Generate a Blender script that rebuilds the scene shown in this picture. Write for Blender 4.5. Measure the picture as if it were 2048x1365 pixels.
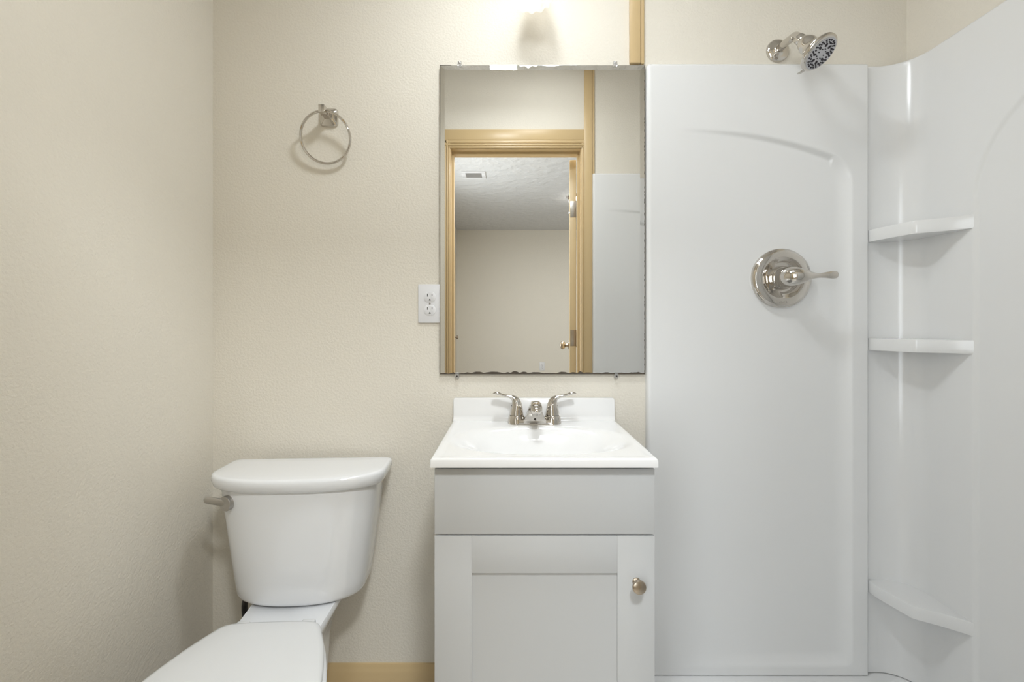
import bpy, bmesh, math, random
from mathutils import Vector, Matrix
random.seed(7)
pi = math.pi
for o in list(bpy.data.objects): bpy.data.objects.remove(o)
SC = bpy.context.scene
C = SC.collection

# ------------------------------------------------------------------ camera (x right, y into the back wall, z up; back wall face at y=0)
FOC, DIST, CZ = 938.0, 1.39, 1.10
cam = bpy.data.cameras.new('camera'); camo = bpy.data.objects.new('camera', cam); C.objects.link(camo)
camo.location = (0, -DIST, CZ); camo.rotation_euler = (pi/2, 0, 0)
cam.sensor_width = 36; cam.lens = FOC/2048*36; cam.clip_start = 0.02
cam.shift_x = 6/2048; cam.shift_y = -30.5/2048
SC.camera = camo
SC.view_settings.view_transform = 'Standard'; SC.view_settings.look = 'None'
SC.view_settings.gamma = 1; SC.view_settings.use_curve_mapping = False
SC.view_settings.exposure = 0.60
w = bpy.data.worlds.new('world'); SC.world = w; w.use_nodes = True
w.node_tree.nodes['Background'].inputs[0].default_value = (0.9, 0.95, 1, 1)
w.node_tree.nodes['Background'].inputs[1].default_value = 0.3

def area(name, loc, rot, sx, sy, e, col=(1, 1, 1), spread=pi):
    l = bpy.data.lights.new(name, 'AREA'); l.shape = 'RECTANGLE'; l.size = sx; l.size_y = sy
    l.energy = e; l.color = col; l.spread = spread
    o = bpy.data.objects.new(name, l); o.location = loc; o.rotation_euler = rot; C.objects.link(o); return o
def point(name, loc, r, e, col=(1, 1, 1)):
    l = bpy.data.lights.new(name, 'POINT'); l.shadow_soft_size = r; l.energy = e; l.color = col
    o = bpy.data.objects.new(name, l); o.location = loc; C.objects.link(o); return o
BX0_ = -.73; E_FILL_LEFT = 21.0; E_FILL_DISC = 1.4
E_CEIL, E_VANITY, E_BEDROOM, E_FILL_RIGHT, E_FILL_DOOR = 3.5, 0.05, 8.0, 8.0, 18.0
area('lamp_bathroom_ceiling', (-.023, -.54, 2.272), (0, 0, 0), .11, .15, E_CEIL, (.90, .96, 1))
area('fill_doorway_ceiling', (.25, -1.78, 2.405), (0, 0, 0), .26, .26, E_FILL_DOOR, (.92, .97, 1))  # added fill through the doorway, brightens the lower back wall
area('fill_bedroom_left', (BX0_+.005, -2.45, 1.25), (0, -pi/2, 0), 1.7, 1.2, E_FILL_LEFT, (.90, .96, 1))  # added fill from an invented window on the left side
area('fill_bathroom_disc', (.20, -.64, 2.462), (0, 0, 0), .24, .24, E_FILL_DISC, (.90, .96, 1))  # added second bathroom light, evens out the walls
point('lamp_vanity_bulb', (.064, -.115, 2.035), .022, E_VANITY, (1, .97, .94))
area('lamp_bedroom_ceiling', (.76, -3.5, 2.30), (0, 0, 0), .25, .25, E_BEDROOM, (.95, .98, 1))
area('fill_bedroom_right', (3.15, -3.2, 1.45), (0, pi/2, 0), 1.3, 1.6, E_FILL_RIGHT, (.93, .97, 1))  # added fill in place of daylight, its window is invented too

# ------------------------------------------------------------------ helpers
def X(px, d): return (px-1018)*(DIST-d)/FOC          # metres from photo measurements, d = distance from the back wall
def Z(py, d): return CZ-(py-652)*(DIST-d)/FOC

def mat(name, col, rough=.5, metal=0, spec=.5, bump=None, coat=0, emis=None, trans=0, ior=None, noise=None):
    m = bpy.data.materials.new(name); m.use_nodes = True
    nt = m.node_tree; b = nt.nodes['Principled BSDF']
    b.inputs['Base Color'].default_value = (*col, 1); b.inputs['Roughness'].default_value = rough
    b.inputs['Metallic'].default_value = metal; b.inputs['Specular IOR Level'].default_value = spec
    b.inputs['Coat Weight'].default_value = coat; b.inputs['Coat Roughness'].default_value = .05
    b.inputs['Transmission Weight'].default_value = trans
    if ior: b.inputs['IOR'].default_value = ior
    if emis:
        b.inputs['Emission Color'].default_value = (*emis[0], 1); b.inputs['Emission Strength'].default_value = emis[1]
    tc = None
    def coord():
        nonlocal tc
        if not tc: tc = nt.nodes.new('ShaderNodeTexCoord')
        return tc.outputs['Object']
    if bump:   # list of (scale, strength, distance, detail)
        prev = None
        for (sc, st, di, de) in bump:
            n = nt.nodes.new('ShaderNodeTexNoise'); n.inputs['Scale'].default_value = sc; n.inputs['Detail'].default_value = de
            nt.links.new(coord(), n.inputs['Vector'])
            r = nt.nodes.new('ShaderNodeValToRGB'); r.color_ramp.elements[0].position = .38; r.color_ramp.elements[1].position = .62
            nt.links.new(n.outputs['Fac'], r.inputs['Fac'])
            u = nt.nodes.new('ShaderNodeBump'); u.inputs['Strength'].default_value = st; u.inputs['Distance'].default_value = di
            nt.links.new(r.outputs['Color'], u.inputs['Height'])
            if prev: nt.links.new(prev.outputs['Normal'], u.inputs['Normal'])
            prev = u
        nt.links.new(prev.outputs['Normal'], b.inputs['Normal'])
    if noise:  # (scale, second colour)
        n = nt.nodes.new('ShaderNodeTexNoise'); n.inputs['Scale'].default_value = noise[0]; n.inputs['Detail'].default_value = 4
        nt.links.new(coord(), n.inputs['Vector'])
        mx = nt.nodes.new('ShaderNodeMix'); mx.data_type = 'RGBA'
        mx.inputs['A'].default_value = (*col, 1); mx.inputs['B'].default_value = (*noise[1], 1)
        nt.links.new(n.outputs['Fac'], mx.inputs['Factor']); nt.links.new(mx.outputs['Result'], b.inputs['Base Color'])
    return m

WALL = (.775, .73, .645)
M = dict(
    wall=mat('beige_wall_paint', WALL, .55, spec=.3, bump=[(150, .28, .0016, 3), (420, .25, .0006, 2)], noise=(1.5, (.78, .735, .65))),
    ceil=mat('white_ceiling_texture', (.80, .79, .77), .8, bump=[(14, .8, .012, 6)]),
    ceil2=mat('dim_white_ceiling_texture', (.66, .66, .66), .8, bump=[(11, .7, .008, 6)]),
    floor=mat('pale_vinyl_floor', (.72, .69, .64), .35, noise=(12, (.66, .63, .58))),
    carpet=mat('tan_carpet', (.42, .37, .30), .95, bump=[(300, .8, .004, 2)]),
    trim=mat('tan_painted_trim', (.62, .46, .25), .35, noise=(6, (.60, .445, .24))),
    door=mat('tan_painted_door', (.70, .56, .34), .4, noise=(5, (.68, .54, .33))),
    porc=mat('white_porcelain', (.82, .83, .85), .08, spec=.6, coat=.3, noise=(3, (.815, .825, .845))),
    seat=mat('white_plastic_seat', (.74, .745, .75), .22, noise=(3, (.735, .74, .745))),
    acry=mat('white_acrylic_surround', (.80, .80, .80), .16, spec=.5, noise=(2, (.795, .795, .79))),
    marble=mat('white_cultured_marble', (.82, .815, .81), .12, spec=.55, coat=.2, noise=(5, (.81, .805, .80))),
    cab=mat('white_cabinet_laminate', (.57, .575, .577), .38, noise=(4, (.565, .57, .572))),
    dark=mat('dark_gap', (.05, .04, .035), .8, noise=(20, (.04, .035, .03))),
    chrome=mat('polished_chrome', (.62, .59, .55), .045, metal=1, noise=(2, (.61, .58, .54))),
    nickel=mat('brushed_nickel', (.46, .39, .31), .28, metal=1, noise=(40, (.43, .36, .28))),
    satin=mat('satin_metal', (.45, .43, .41), .3, metal=1, noise=(30, (.52, .5, .47))),
    mirror=mat('mirror_silvering', (.90, .90, .885), .0, metal=1, noise=(1, (.90, .90, .885))),
    backing=mat('blackened_silvering', (.10, .075, .05), .6, noise=(90, (.03, .025, .02))),
    plast=mat('white_outlet_plastic', (.80, .80, .82), .25, noise=(4, (.79, .79, .81))),
    black=mat('black_slot', (.01, .01, .01), .6, noise=(4, (.012, .012, .012))),
    rubber=mat('black_braided_hose', (.02, .02, .022), .4, bump=[(600, .6, .001, 2)]),
    nozz=mat('black_rubber_nozzle', (.015, .012, .02), .5, noise=(4, (.02, .015, .02))),
    clear=mat('clear_plastic', (.95, .95, .95), .08, trans=.85, ior=1.3, noise=(4, (.94, .94, .94))),
    diff=mat('lit_diffuser_glass', (.9, .9, .88), .4, emis=((.92, .97, 1), 8.0)),
    dome=mat('lit_dome_glass', (.9, .9, .88), .4, emis=((1, .98, .94), 4.0)),
    silver=mat('silver_face_plate', (.50, .50, .52), .2, metal=.8, noise=(4, (.49, .49, .51))),
    grey=mat('grey_print', (.35, .34, .33), .5, noise=(4, (.34, .33, .32))),
)
def shade_glass():
    m = bpy.data.materials.new('frosted_shade_glass'); m.use_nodes = True; nt = m.node_tree
    for n in list(nt.nodes): nt.nodes.remove(n)
    out = nt.nodes.new('ShaderNodeOutputMaterial'); tl = nt.nodes.new('ShaderNodeBsdfTranslucent'); gl = nt.nodes.new('ShaderNodeBsdfGlossy')
    tr = nt.nodes.new('ShaderNodeBsdfTransparent'); em = nt.nodes.new('ShaderNodeEmission')
    tl.inputs[0].default_value = (.95, .92, .85, 1); gl.inputs['Roughness'].default_value = .1
    em.inputs[0].default_value = (1, .96, .84, 1); em.inputs[1].default_value = .28
    tc = nt.nodes.new('ShaderNodeTexCoord'); no = nt.nodes.new('ShaderNodeTexNoise'); no.inputs['Scale'].default_value = 45
    nt.links.new(tc.outputs['Object'], no.inputs['Vector'])
    mx = nt.nodes.new('ShaderNodeMixShader'); nt.links.new(no.outputs['Fac'], mx.inputs[0])
    m2 = nt.nodes.new('ShaderNodeMixShader'); m2.inputs[0].default_value = .08
    ad = nt.nodes.new('ShaderNodeAddShader')
    nt.links.new(tl.outputs[0], mx.inputs[1]); nt.links.new(tr.outputs[0], mx.inputs[2])
    nt.links.new(mx.outputs[0], m2.inputs[1]); nt.links.new(gl.outputs[0], m2.inputs[2])
    nt.links.new(m2.outputs[0], ad.inputs[0]); nt.links.new(em.outputs[0], ad.inputs[1])
    nt.links.new(ad.outputs[0], out.inputs[0]); return m
M['shade'] = shade_glass()

def empty(name, loc=(0, 0, 0), rz=0):
    o = bpy.data.objects.new(name, None); o.location = loc; o.rotation_euler = (0, 0, rz); o.empty_display_size = .05
    C.objects.link(o); return o
def tag(o, label=None, cat=None, group=None, kind=None):
    if label: o['label'] = label
    if cat: o['category'] = cat
    if group: o['group'] = group
    if kind: o['kind'] = kind
    return o
def obj(name, bm, m, parent=None, ang=32, recalc=True, smooth=True):
    if recalc: bmesh.ops.recalc_face_normals(bm, faces=bm.faces[:])
    me = bpy.data.meshes.new(name); bm.to_mesh(me); bm.free()
    me.materials.append(M[m] if isinstance(m, str) else m)
    if smooth:
        me.shade_smooth(); me.set_sharp_from_angle(angle=math.radians(ang))
    o = bpy.data.objects.new(name, me); C.objects.link(o)
    if parent: o.parent = parent
    return o
def struct(name, bm, m, label=None, **k):
    o = obj(name, bm, m, **k); o['kind'] = 'structure'
    if label: o['label'] = label
    return o
def box(bm, x0, x1, y0, y1, z0, z1, bev=0, seg=2):
    r = bmesh.ops.create_cube(bm, size=1); vs = r['verts']
    bmesh.ops.scale(bm, vec=(abs(x1-x0), abs(y1-y0), abs(z1-z0)), verts=vs)
    bmesh.ops.translate(bm, vec=((x0+x1)/2, (y0+y1)/2, (z0+z1)/2), verts=vs)
    if bev:
        es = list({e for v in vs for e in v.link_edges})
        bmesh.ops.bevel(bm, geom=es, offset=bev, segments=seg, affect='EDGES', profile=.5)
    return bm
def boxes(*a, bev=0, seg=2):
    bm = bmesh.new()
    for b in a: box(bm, *b, bev=bev, seg=seg)
    return bm
def loft(bm, rings, cap0=True, cap1=True, closed=True):
    R = [[bm.verts.new(p) for p in r] for r in rings]
    n = len(R[0])
    for a, b in zip(R, R[1:]):
        for i in range(n if closed else n-1):
            j = (i+1) % n
            bm.faces.new((a[i], a[j], b[j], b[i]))
    if cap0: bm.faces.new(R[0][::-1])
    if cap1: bm.faces.new(R[-1])
    return bm
def frame(d):
    d = Vector(d).normalized(); up = Vector((0, 0, 1)) if abs(d.z) < .95 else Vector((0, 1, 0))
    a = up.cross(d).normalized(); b = d.cross(a).normalized(); return a, b, d
def lathe(bm, prof, org=(0, 0, 0), ax=(0, 0, 1), n=48, sx=1, sy=1, c0=True, c1=True):
    """prof = [(radius, distance along the axis)]"""
    a, b, d = frame(ax); o = Vector(org); rings = []
    for r, h in prof:
        r = max(r, 1e-5)
        rings.append([o+d*h+a*(r*sx*math.cos(2*pi*i/n))+b*(r*sy*math.sin(2*pi*i/n)) for i in range(n)])
    return loft(bm, rings, c0, c1)
def tube(bm, pts, rad, n=16, sx=1, sy=1, up=None, caps=True):
    pts = [Vector(p) for p in pts]; N = len(pts)
    if not hasattr(rad, '__len__'): rad = [rad]*N
    rings = []; prev = None
    for i, p in enumerate(pts):
        t = (pts[min(i+1, N-1)]-pts[max(i-1, 0)]).normalized()
        if prev is None:
            a = Vector(up) if up else frame(t)[0]
        else: a = prev
        a = (a-t*a.dot(t)).normalized(); prev = a; b = t.cross(a)
        r = rad[i]; rx, ry = (r if hasattr(r, '__len__') else (r*sx, r*sy))
        rings.append([p+a*(rx*math.cos(2*pi*k/n))+b*(ry*math.sin(2*pi*k/n)) for k in range(n)])
    return loft(bm, rings, caps, caps)
def cat(pts, k=8):
    """Catmull-Rom through points of any dimension"""
    P = [tuple(p) for p in pts]; P = [P[0]]+P+[P[-1]]; out = []
    for i in range(1, len(P)-2):
        for s in range(k):
            t = s/k
            out.append(tuple(.5*((2*b)+(-a+c)*t+(2*a-5*b+4*c-d)*t*t+(-a+3*b-3*c+d)*t**3) for a, b, c, d in zip(P[i-1], P[i], P[i+1], P[i+2])))
    out.append(P[-2]); return out
def sstep(a, b, x):
    t = min(1, max(0, (x-a)/(b-a))); return t*t*(3-2*t)
def prism(bm, poly, z0, z1, bev=0, seg=2):
    """poly of (x,y), extruded in z"""
    v0 = [bm.verts.new((x, y, z0)) for x, y in poly]; v1 = [bm.verts.new((x, y, z1)) for x, y in poly]
    n = len(poly); f = [bm.faces.new(v0[::-1]), bm.faces.new(v1)]
    for i in range(n): f.append(bm.faces.new((v0[i], v0[(i+1) % n], v1[(i+1) % n], v1[i])))
    if bev:
        bmesh.ops.bevel(bm, geom=list({e for q in f for e in q.edges}), offset=bev, segments=seg, affect='EDGES', profile=.5)
    return bm

# ------------------------------------------------------------------ the room shell
XL, XR, YF, T = -.878, 1.178, -1.12, .12          # left wall, right wall, door-wall face, wall thickness
ZC = 2.50
OX0, OX1, OZ = -.308, .380, 2.037                 # door opening
BX0, BX1, BY, BZ = -.73, 3.2, -5.21, 2.44         # bedroom beyond the door
struct('wall_back', boxes((XL-.1, XR+.1, 0, .1, 0, ZC)), 'wall', 'beige orange-peel textured wall behind toilet, vanity and shower')
struct('wall_left', boxes((XL-.1, XL, YF-T, 0, 0, ZC)), 'wall', 'plain beige textured wall left of the toilet')
struct('wall_right', boxes((XR, XR+.1, YF-T, 0, 0, ZC)), 'wall', 'beige wall above the shower panels on the right')
struct('wall_door_side', boxes((XL-.1, OX0-.018, YF-T, YF, 0, ZC), (OX1+.018, BX1, YF-T, YF, 0, ZC), (OX0-.018, OX1+.018, YF-T, YF, OZ+.018, ZC)), 'wall', 'beige wall with the doorway, seen in the mirror')
struct('floor', boxes((XL-.1, XR+.1, YF-T/2, .1, -.05, 0)), 'floor', 'bathroom floor')
struct('ceiling', boxes((XL-.1, XR+.1, YF-T, .1, ZC, ZC+.06)), 'ceil', 'bathroom ceiling')
struct('floor_bedroom', boxes((BX0-.1, BX1+.1, BY-.1, YF-T/2, -.05, 0)), 'carpet', 'carpeted floor of the room beyond the door')
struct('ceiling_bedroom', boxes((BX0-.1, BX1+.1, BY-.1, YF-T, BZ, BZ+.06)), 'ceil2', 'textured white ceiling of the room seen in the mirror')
struct('wall_bedroom_far', boxes((BX0-.1, BX1+.1, BY-.1, BY, 0, BZ)), 'wall', 'far beige wall of the room seen in the mirror')
struct('wall_bedroom_left', boxes((BX0-.1, BX0, BY, -3.08, 0, BZ), (BX0-.1, BX0, -1.82, YF-T, 0, BZ), (BX0-.1, BX0, -3.08, -1.82, 0, .37), (BX0-.1, BX0, -3.08, -1.82, 2.13, BZ)), 'wall', 'side wall with closet door seen in the mirror')
# bedroom right wall with an added window opening (out of view, lets in fill light)
struct('wall_bedroom_right', boxes((BX1, BX1+.1, BY, -4.0, 0, BZ), (BX1, BX1+.1, -2.4, YF, 0, BZ), (BX1, BX1+.1, -4.0, -2.4, 0, .8), (BX1, BX1+.1, -4.0, -2.4, 2.1, BZ)), 'wall', 'wall of the room beyond, with an added window opening')

for nm, x, ya, yb, za, zb in (('added_window_1', BX0-.06, -3.08, -1.82, .37, 2.13), ('added_window_2', BX1+.06, -4.0, -2.4, .8, 2.1)):  # both windows are additions that dress the side fill lights
    wn = empty(nm, (x, (ya+yb)/2, za)); wn['kind'] = 'structure'; wn['label'] = 'window added to the next room for fill light, outside the view'
    h_ = (yb-ya)/2; H_ = zb-za
    obj('added_window_frame', boxes((-.03, .03, -h_, -h_+.05, 0, H_), (-.03, .03, h_-.05, h_, 0, H_), (-.03, .03, -h_+.05, h_-.05, 0, .05), (-.03, .03, -h_+.05, h_-.05, H_-.05, H_), (-.03, .03, -.02, .02, .05, H_-.05)), 'plast', wn)
    obj('added_window_pane', boxes((-.003, .003, -h_+.05, h_-.05, .05, H_-.05)), 'clear', wn)
# baseboards
def base_profile(x0, x1, y, s=-1):
    bm = bmesh.new(); P = [(0, 0), (.013, 0), (.013, .078), (.010, .084), (.0065, .094), (.004, .100), (0, .101)]
    loft(bm, [[(x0, y+s*a, b) for a, b in P], [(x1, y+s*a, b) for a, b in P]]); return bm
struct('baseboard_back', base_profile(XL, .405, 0), 'trim', 'tan baseboard between toilet and vanity')
bm = bmesh.new(); P = [(0, 0), (.013, 0), (.013, .078), (.010, .084), (.0065, .094), (.004, .100), (0, .101)]
loft(bm, [[(XL+a, YF, b) for a, b in P], [(XL+a, -.014, b) for a, b in P]])
struct('baseboard_left', bm, 'trim', 'tan baseboard along the left wall')
struct('baseboard_bedroom', base_profile(BX0, BX1, BY, 1), 'trim', 'tan baseboard on the far wall of the next room')

# vertical trim strips bordering the shower
bm = boxes((X(1260, .012), X(1281, .012), -.014, -.0005, Z(126, .012), ZC), bev=.002)
box(bm, X(1281, .006), X(1288, .004), -.008, -.0005, Z(128, .006), ZC, bev=.0015)
struct('trim_1', bm, 'trim', 'tan vertical trim strip above the right end of the mirror')
bm = boxes((.398, .4405, YF+.0005, YF+.014, 0, ZC), bev=.002)
box(bm, .4405, .453, YF+.0005, YF+.008, 0, ZC, bev=.0015)
struct('trim_2', bm, 'trim', 'tall tan trim strip between doorway and shower, seen in the mirror')

# door casing, with ridged moulding, and the jamb
def casing():
    bm = bmesh.new()
    for side, x, w in ((-1, OX0, .040), (1, OX1, .018)):
        for a, b, t in ((.004, .012, .012), (.014, .022, .016), (.024, .040, .013)):
            if a >= w: continue
            b = min(b, w); xs = sorted((x+side*a, x+side*b)); box(bm, xs[0], xs[1], YF+.0005, YF+t, 0, OZ+.046, bev=.0015)
        xs = sorted((x+side*.003, x+side*w)); box(bm, xs[0], xs[1], YF+.0005, YF+.009, 0, OZ+.046)
    for a, b, t in ((.004, .012, .012), (.016, .026, .016), (.030, .044, .013)):
        box(bm, OX0-.04, OX1+.018, YF+.0008, YF+t, OZ+a, OZ+b, bev=.0015)
    box(bm, OX0-.04, OX1+.018, YF+.0008, YF+.009, OZ+.003, OZ+.046)
    box(bm, OX0-.12, OX1+.018, YF+.0008, YF+.012, OZ+.046, OZ+.102, bev=.002)
    return bm
struct('trim_3', casing(), 'trim', 'tan moulded door casing seen in the mirror')
bm = boxes((OX0-.018, OX0, YF-T-.001, YF+.001, 0, OZ+.018), (OX1, OX1+.018, YF-T-.001, YF+.001, 0, OZ+.018), (OX0, OX1, YF-T-.001, YF+.001, OZ, OZ+.018),
           (OX0, OX0+.011, YF-.075, YF-.04, 0, OZ), (OX1-.011, OX1, YF-.075, YF-.04, 0, OZ), (OX0+.011, OX1-.011, YF-.075, YF-.04, OZ-.011, OZ))
struct('trim_4', bm, 'trim', 'tan door jamb with stop, seen in the mirror')

# the open door leaf
DL = .66; DT = .036
dr = empty('door_1', (.375, YF-T-.012, .012), math.radians(7.2))
dr['kind'] = 'structure'; dr['label'] = 'tan door standing open into the next room, seen edge-on in the mirror'
obj('door_leaf', boxes((-DT, 0, -DL, 0, 0, OZ-.02), bev=.002), 'door', dr)
for z, k in ((1.74, 'satin'), (1.02, 'nickel'), (.22, 'nickel')):
    bm = boxes((-DT+.004, .0, -.001, .0015, z-.045, z+.045), bev=.0005)
    lathe(bm, [(.006, 0), (.006, .09)], (.004, .004, z-.045), (0, 0, 1), 16)
    obj('hinge', bm, k, dr)
for s in (-1, 1):
    x = -DT if s < 0 else 0
    kb = bmesh.new(); lathe(kb, [(.001, -.001), (.030, 0), (.030, .004), (.022, .009), (.012, .012), (.011, .026), (.020, .030), (.027, .040), (.028, .048), (.024, .058), (.012, .064), (.001, .066)], (x, -DL+.06, .955), (s, 0, 0), 32)
    obj('door_knob', kb, 'nickel', dr)

# closet door in the bedroom left wall, seen in the mirror
cd = empty('door_2', (BX0, -4.55, 0)); cd['kind'] = 'structure'; cd['label'] = 'closed white closet door at the far left of the room in the mirror'
bm = boxes((.001, .02, -.30, -.24, 0, 2.06), (.001, .02, .46, .52, 0, 2.06), (.001, .02, -.24, .46, 2.0, 2.06), bev=.003)
obj('door_casing', bm, 'trim', cd)
bm = boxes((.001, .012, -.237, .457, .01, 1.997), bev=.002)
dl = obj('door_leaf', bm, 'plast', cd)
kb = bmesh.new(); lathe(kb, [(.02, 0), (.02, .004), (.009, .01), (.009, .03), (.022, .04), (.02, .055), (.001, .06)], (.012, -.18, .95), (1, 0, 0), 24)
obj('door_knob', kb, 'nickel', cd)

# air vent on the bedroom ceiling
vt = empty('air_vent', (X(948, 0)*4.17/DIST, DIST*-1+4.17*-1+2*DIST, BZ))
vt.location = ((948-1018)*4.17/FOC, -(4.17-DIST), BZ)
tag(vt, 'white rectangular air vent on the ceiling seen in the mirror', 'vent')
obj('vent_frame', boxes((-.105, .105, -.105, -.075, -.008, -.0005), (-.105, .105, .055, .085, -.008, -.0005), (-.105, -.07, -.075, .055, -.008, -.0005), (.07, .105, -.075, .055, -.008, -.0005), bev=.002), 'plast', vt)
bm = bmesh.new()
for i in range(9): box(bm, -.07, .07, -.072+i*.0145, -.066+i*.0145, -.006, -.001)
obj('vent_grille', bm, 'grey', vt)

# bedroom ceiling light
bl = empty('dome_ceiling_light', (.76, -3.5, BZ)); tag(bl, 'glowing white dome ceiling light in the room seen in the mirror', 'ceiling light')
bm = bmesh.new(); lathe(bm, [(.15, -.0005), (.15, -.02), (.14, -.028)], n=48); obj('base', bm, 'nickel', bl)
bm = bmesh.new(); lathe(bm, [(.138, -.028), (.136, -.05), (.115, -.085), (.07, -.108), (.02, -.118), (.001, -.119)], n=48); obj('glass_dome', bm, 'dome', bl)

hl = empty('dome_ceiling_light', (.25, -1.78, BZ)); tag(hl, 'unseen ceiling light added for fill just outside the doorway, behind the viewer', 'ceiling light')  # added fixture for the doorway fill light, never in view
bm = bmesh.new(); lathe(bm, [(.15, -.0005), (.15, -.02), (.14, -.028)], n=48); obj('base', bm, 'nickel', hl)
bm = bmesh.new(); lathe(bm, [(.138, -.029), (.001, -.030)], n=48); obj('glass_dome', bm, 'dome', hl)

def outlet(root, m='plast'):
    """local: x right, z up, front towards -y"""
    obj('cover_plate', boxes((-.035, .035, -.0055, -.0003, -.057, .057), bev=.0018), m, root)
    for s in (1, -1):
        z = s*.0195
        bm = bmesh.new(); pts = []
        for i in range(40):
            a = 2*pi*i/40; pts.append((.0172*math.cos(a), max(-.0142, min(.0142, .0172*math.sin(a)))))
        loft(bm, [[(p[0]*q, y, z+p[1]*q) for p in pts] for q, y in ((1, -.004), (1, -.0068), (.95, -.0073))])
        rc = obj('receptacle', bm, m, root)
        bm = boxes((-.0080, -.0058, -.0076, -.007, z+.001, z+.0095), (.0058, .0076, -.0076, -.007, z+.002, z+.009))
        pr = [(0, .0035), (-.003, -.0005), (-.003, -.002), (.003, -.002), (.003, -.0005)]
        v0 = [bm.verts.new((x*.95, -.0076, z-.0085+q*.95)) for x, q in pr]; bm.faces.new(v0)
        so = obj('slots', bm, 'black', rc, smooth=False, recalc=False)
    bm = bmesh.new(); lathe(bm, [(.0028, 0), (.0028, .0012), (.001, .0016)], (0, -.0055, 0), (0, -1, 0), 16); obj('screw', bm, 'satin', root)
o1 = empty('electrical_outlet', (X(836, .006)+.035, 0, Z(607.5, .006))); tag(o1, 'white duplex electrical outlet on beige wall at left edge of mirror', 'outlet')
outlet(o1)
o2 = empty('electrical_outlet', ((1084-1018)*6.6/FOC, BY, CZ-(733-652)*6.6/FOC), pi); tag(o2, 'small white outlet low on the far wall seen in the mirror', 'outlet')
outlet(o2)

# ------------------------------------------------------------------ mirror
mx0, mx1, mz0, mz1 = X(879.5, .010), X(1290, .010), Z(749, .010), Z(130, .010)
mr = empty('wall_mirror', ((mx0+mx1)/2, 0, mz0)); tag(mr, 'large frameless wall mirror with chipped dark bottom edge above the vanity', 'mirror')
hw = (mx1-mx0)/2; hh = mz1-mz0
bm = bmesh.new(); bw = .0148; k = .0012
outer = [(-hw, 0), (hw, 0), (hw, hh), (-hw, hh)]; inner = [(-hw+bw, 0), (hw-bw, 0), (hw-bw, hh-bw), (-hw+bw, hh-bw)]
vo = [bm.verts.new((x, -.010+k, z)) for x, z in outer]; vi = [bm.verts.new((x, -.010, z)) for x, z in inner]
vb = [bm.verts.new((x, -.006, z)) for x, z in outer]
bm.faces.new(vi)
for a, b in ((1, 2), (2, 3), (3, 0)): bm.faces.new((vo[a], vo[b], vi[b], vi[a]))
bm.faces.new((vo[0], vi[0], vi[1], vo[1]))
bm.faces.new(vb[::-1])
for i in range(4): bm.faces.new((vo[i], vb[i], vb[(i+1) % 4], vo[(i+1) % 4]))
obj('glass', bm, 'mirror', mr, smooth=False)
# blackened, chipped silvering along the bottom and right edges
def ragged(n, f):
    return [f(i/n) for i in range(n+1)]
random.seed(3)
bm = bmesh.new(); N = 150; top = []; ph = 0
hs = []
cur = 0; seglen = 0; amp = .003
for i in range(N+1):
    if seglen <= 0: seglen = random.randint(4, 15); amp = random.uniform(.0008, .0062); st = i; sl = seglen
    u = (i-st)/max(1, sl); hs.append((.0030 if i/N > .12 else .0014)+.0006*random.random()+amp*math.sin(pi*min(1, u+.08))*(1 if .13 < i/N < .93 or random.random() < .5 else .55)); seglen -= 1
v0 = []; v1 = []
for i in range(N+1):
    x = -hw+2*hw*i/N; yy = -.0103
    v0.append(bm.verts.new((x, yy, 0))); v1.append(bm.verts.new((x, yy, hs[i])))
for i in range(N): bm.faces.new((v0[i], v0[i+1], v1[i+1], v1[i]))
N = 200; v0 = []; v1 = []
for i in range(N+1):
    z = hh*i/N; wd = .0009+(.0012*random.random() if random.random() < .5 else 0)
    v0.append(bm.verts.new((hw+.0002, -.0095, z))); v1.append(bm.verts.new((hw-wd, -.0095, z)))
for i in range(N): bm.faces.new((v0[i], v1[i], v1[i+1], v0[i+1]))
for i in (0,):
    a = [bm.verts.new(p) for p in ((-hw-.0004, -.0095, 0), (-hw+.0009, -.0095, 0), (-hw+.0009, -.0095, hh), (-hw-.0004, -.0095, hh))]; bm.faces.new(a)
    a = [bm.verts.new(p) for p in ((-hw, -.0095, hh-.0007), (-hw+.035, -.0095, hh-.0007), (-hw+.03, -.0095, hh+.0006), (-hw, -.0095, hh+.0006))]; bm.faces.new(a)
obj('worn_edge', bm, 'backing', mr, smooth=False, recalc=False)
# clips
for px, py, top, lab in ((919, 127, 1, 'clear plastic clip with screw holding the mirror top near its left corner'), (1231, 129, 1, 'clear plastic clip with screw holding the mirror top near its right corner'),
                         (914, 751, 0, 'clear plastic clip holding the mirror bottom near its left corner'), (1233, 752, 0, 'clear plastic clip holding the mirror bottom near its right corner')):
    s = 1 if top else -1
    zc = (mz1 if top else mz0)
    c = empty('mirror_clip', (X(px, .012), 0, zc)); tag(c, lab, 'clip', 'mirror clips')
    bm = bmesh.new()
    box(bm, -.0055, .0055, -.010, -.0003, s*.002, s*.012, bev=.002, seg=2)
    box(bm, -.0055, .0055, -.0135, -.0105, -s*.005, s*.009, bev=.0012, seg=2)
    obj('clip_body', bm, 'clear', c)
    bm = bmesh.new(); lathe(bm, [(.0026, 0), (.0026, .001), (.0012, .0016)], (0, -.0137, s*.0055), (0, -1, 0), 16); obj('screw', bm, 'satin' if top else 'dark', c)

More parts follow.
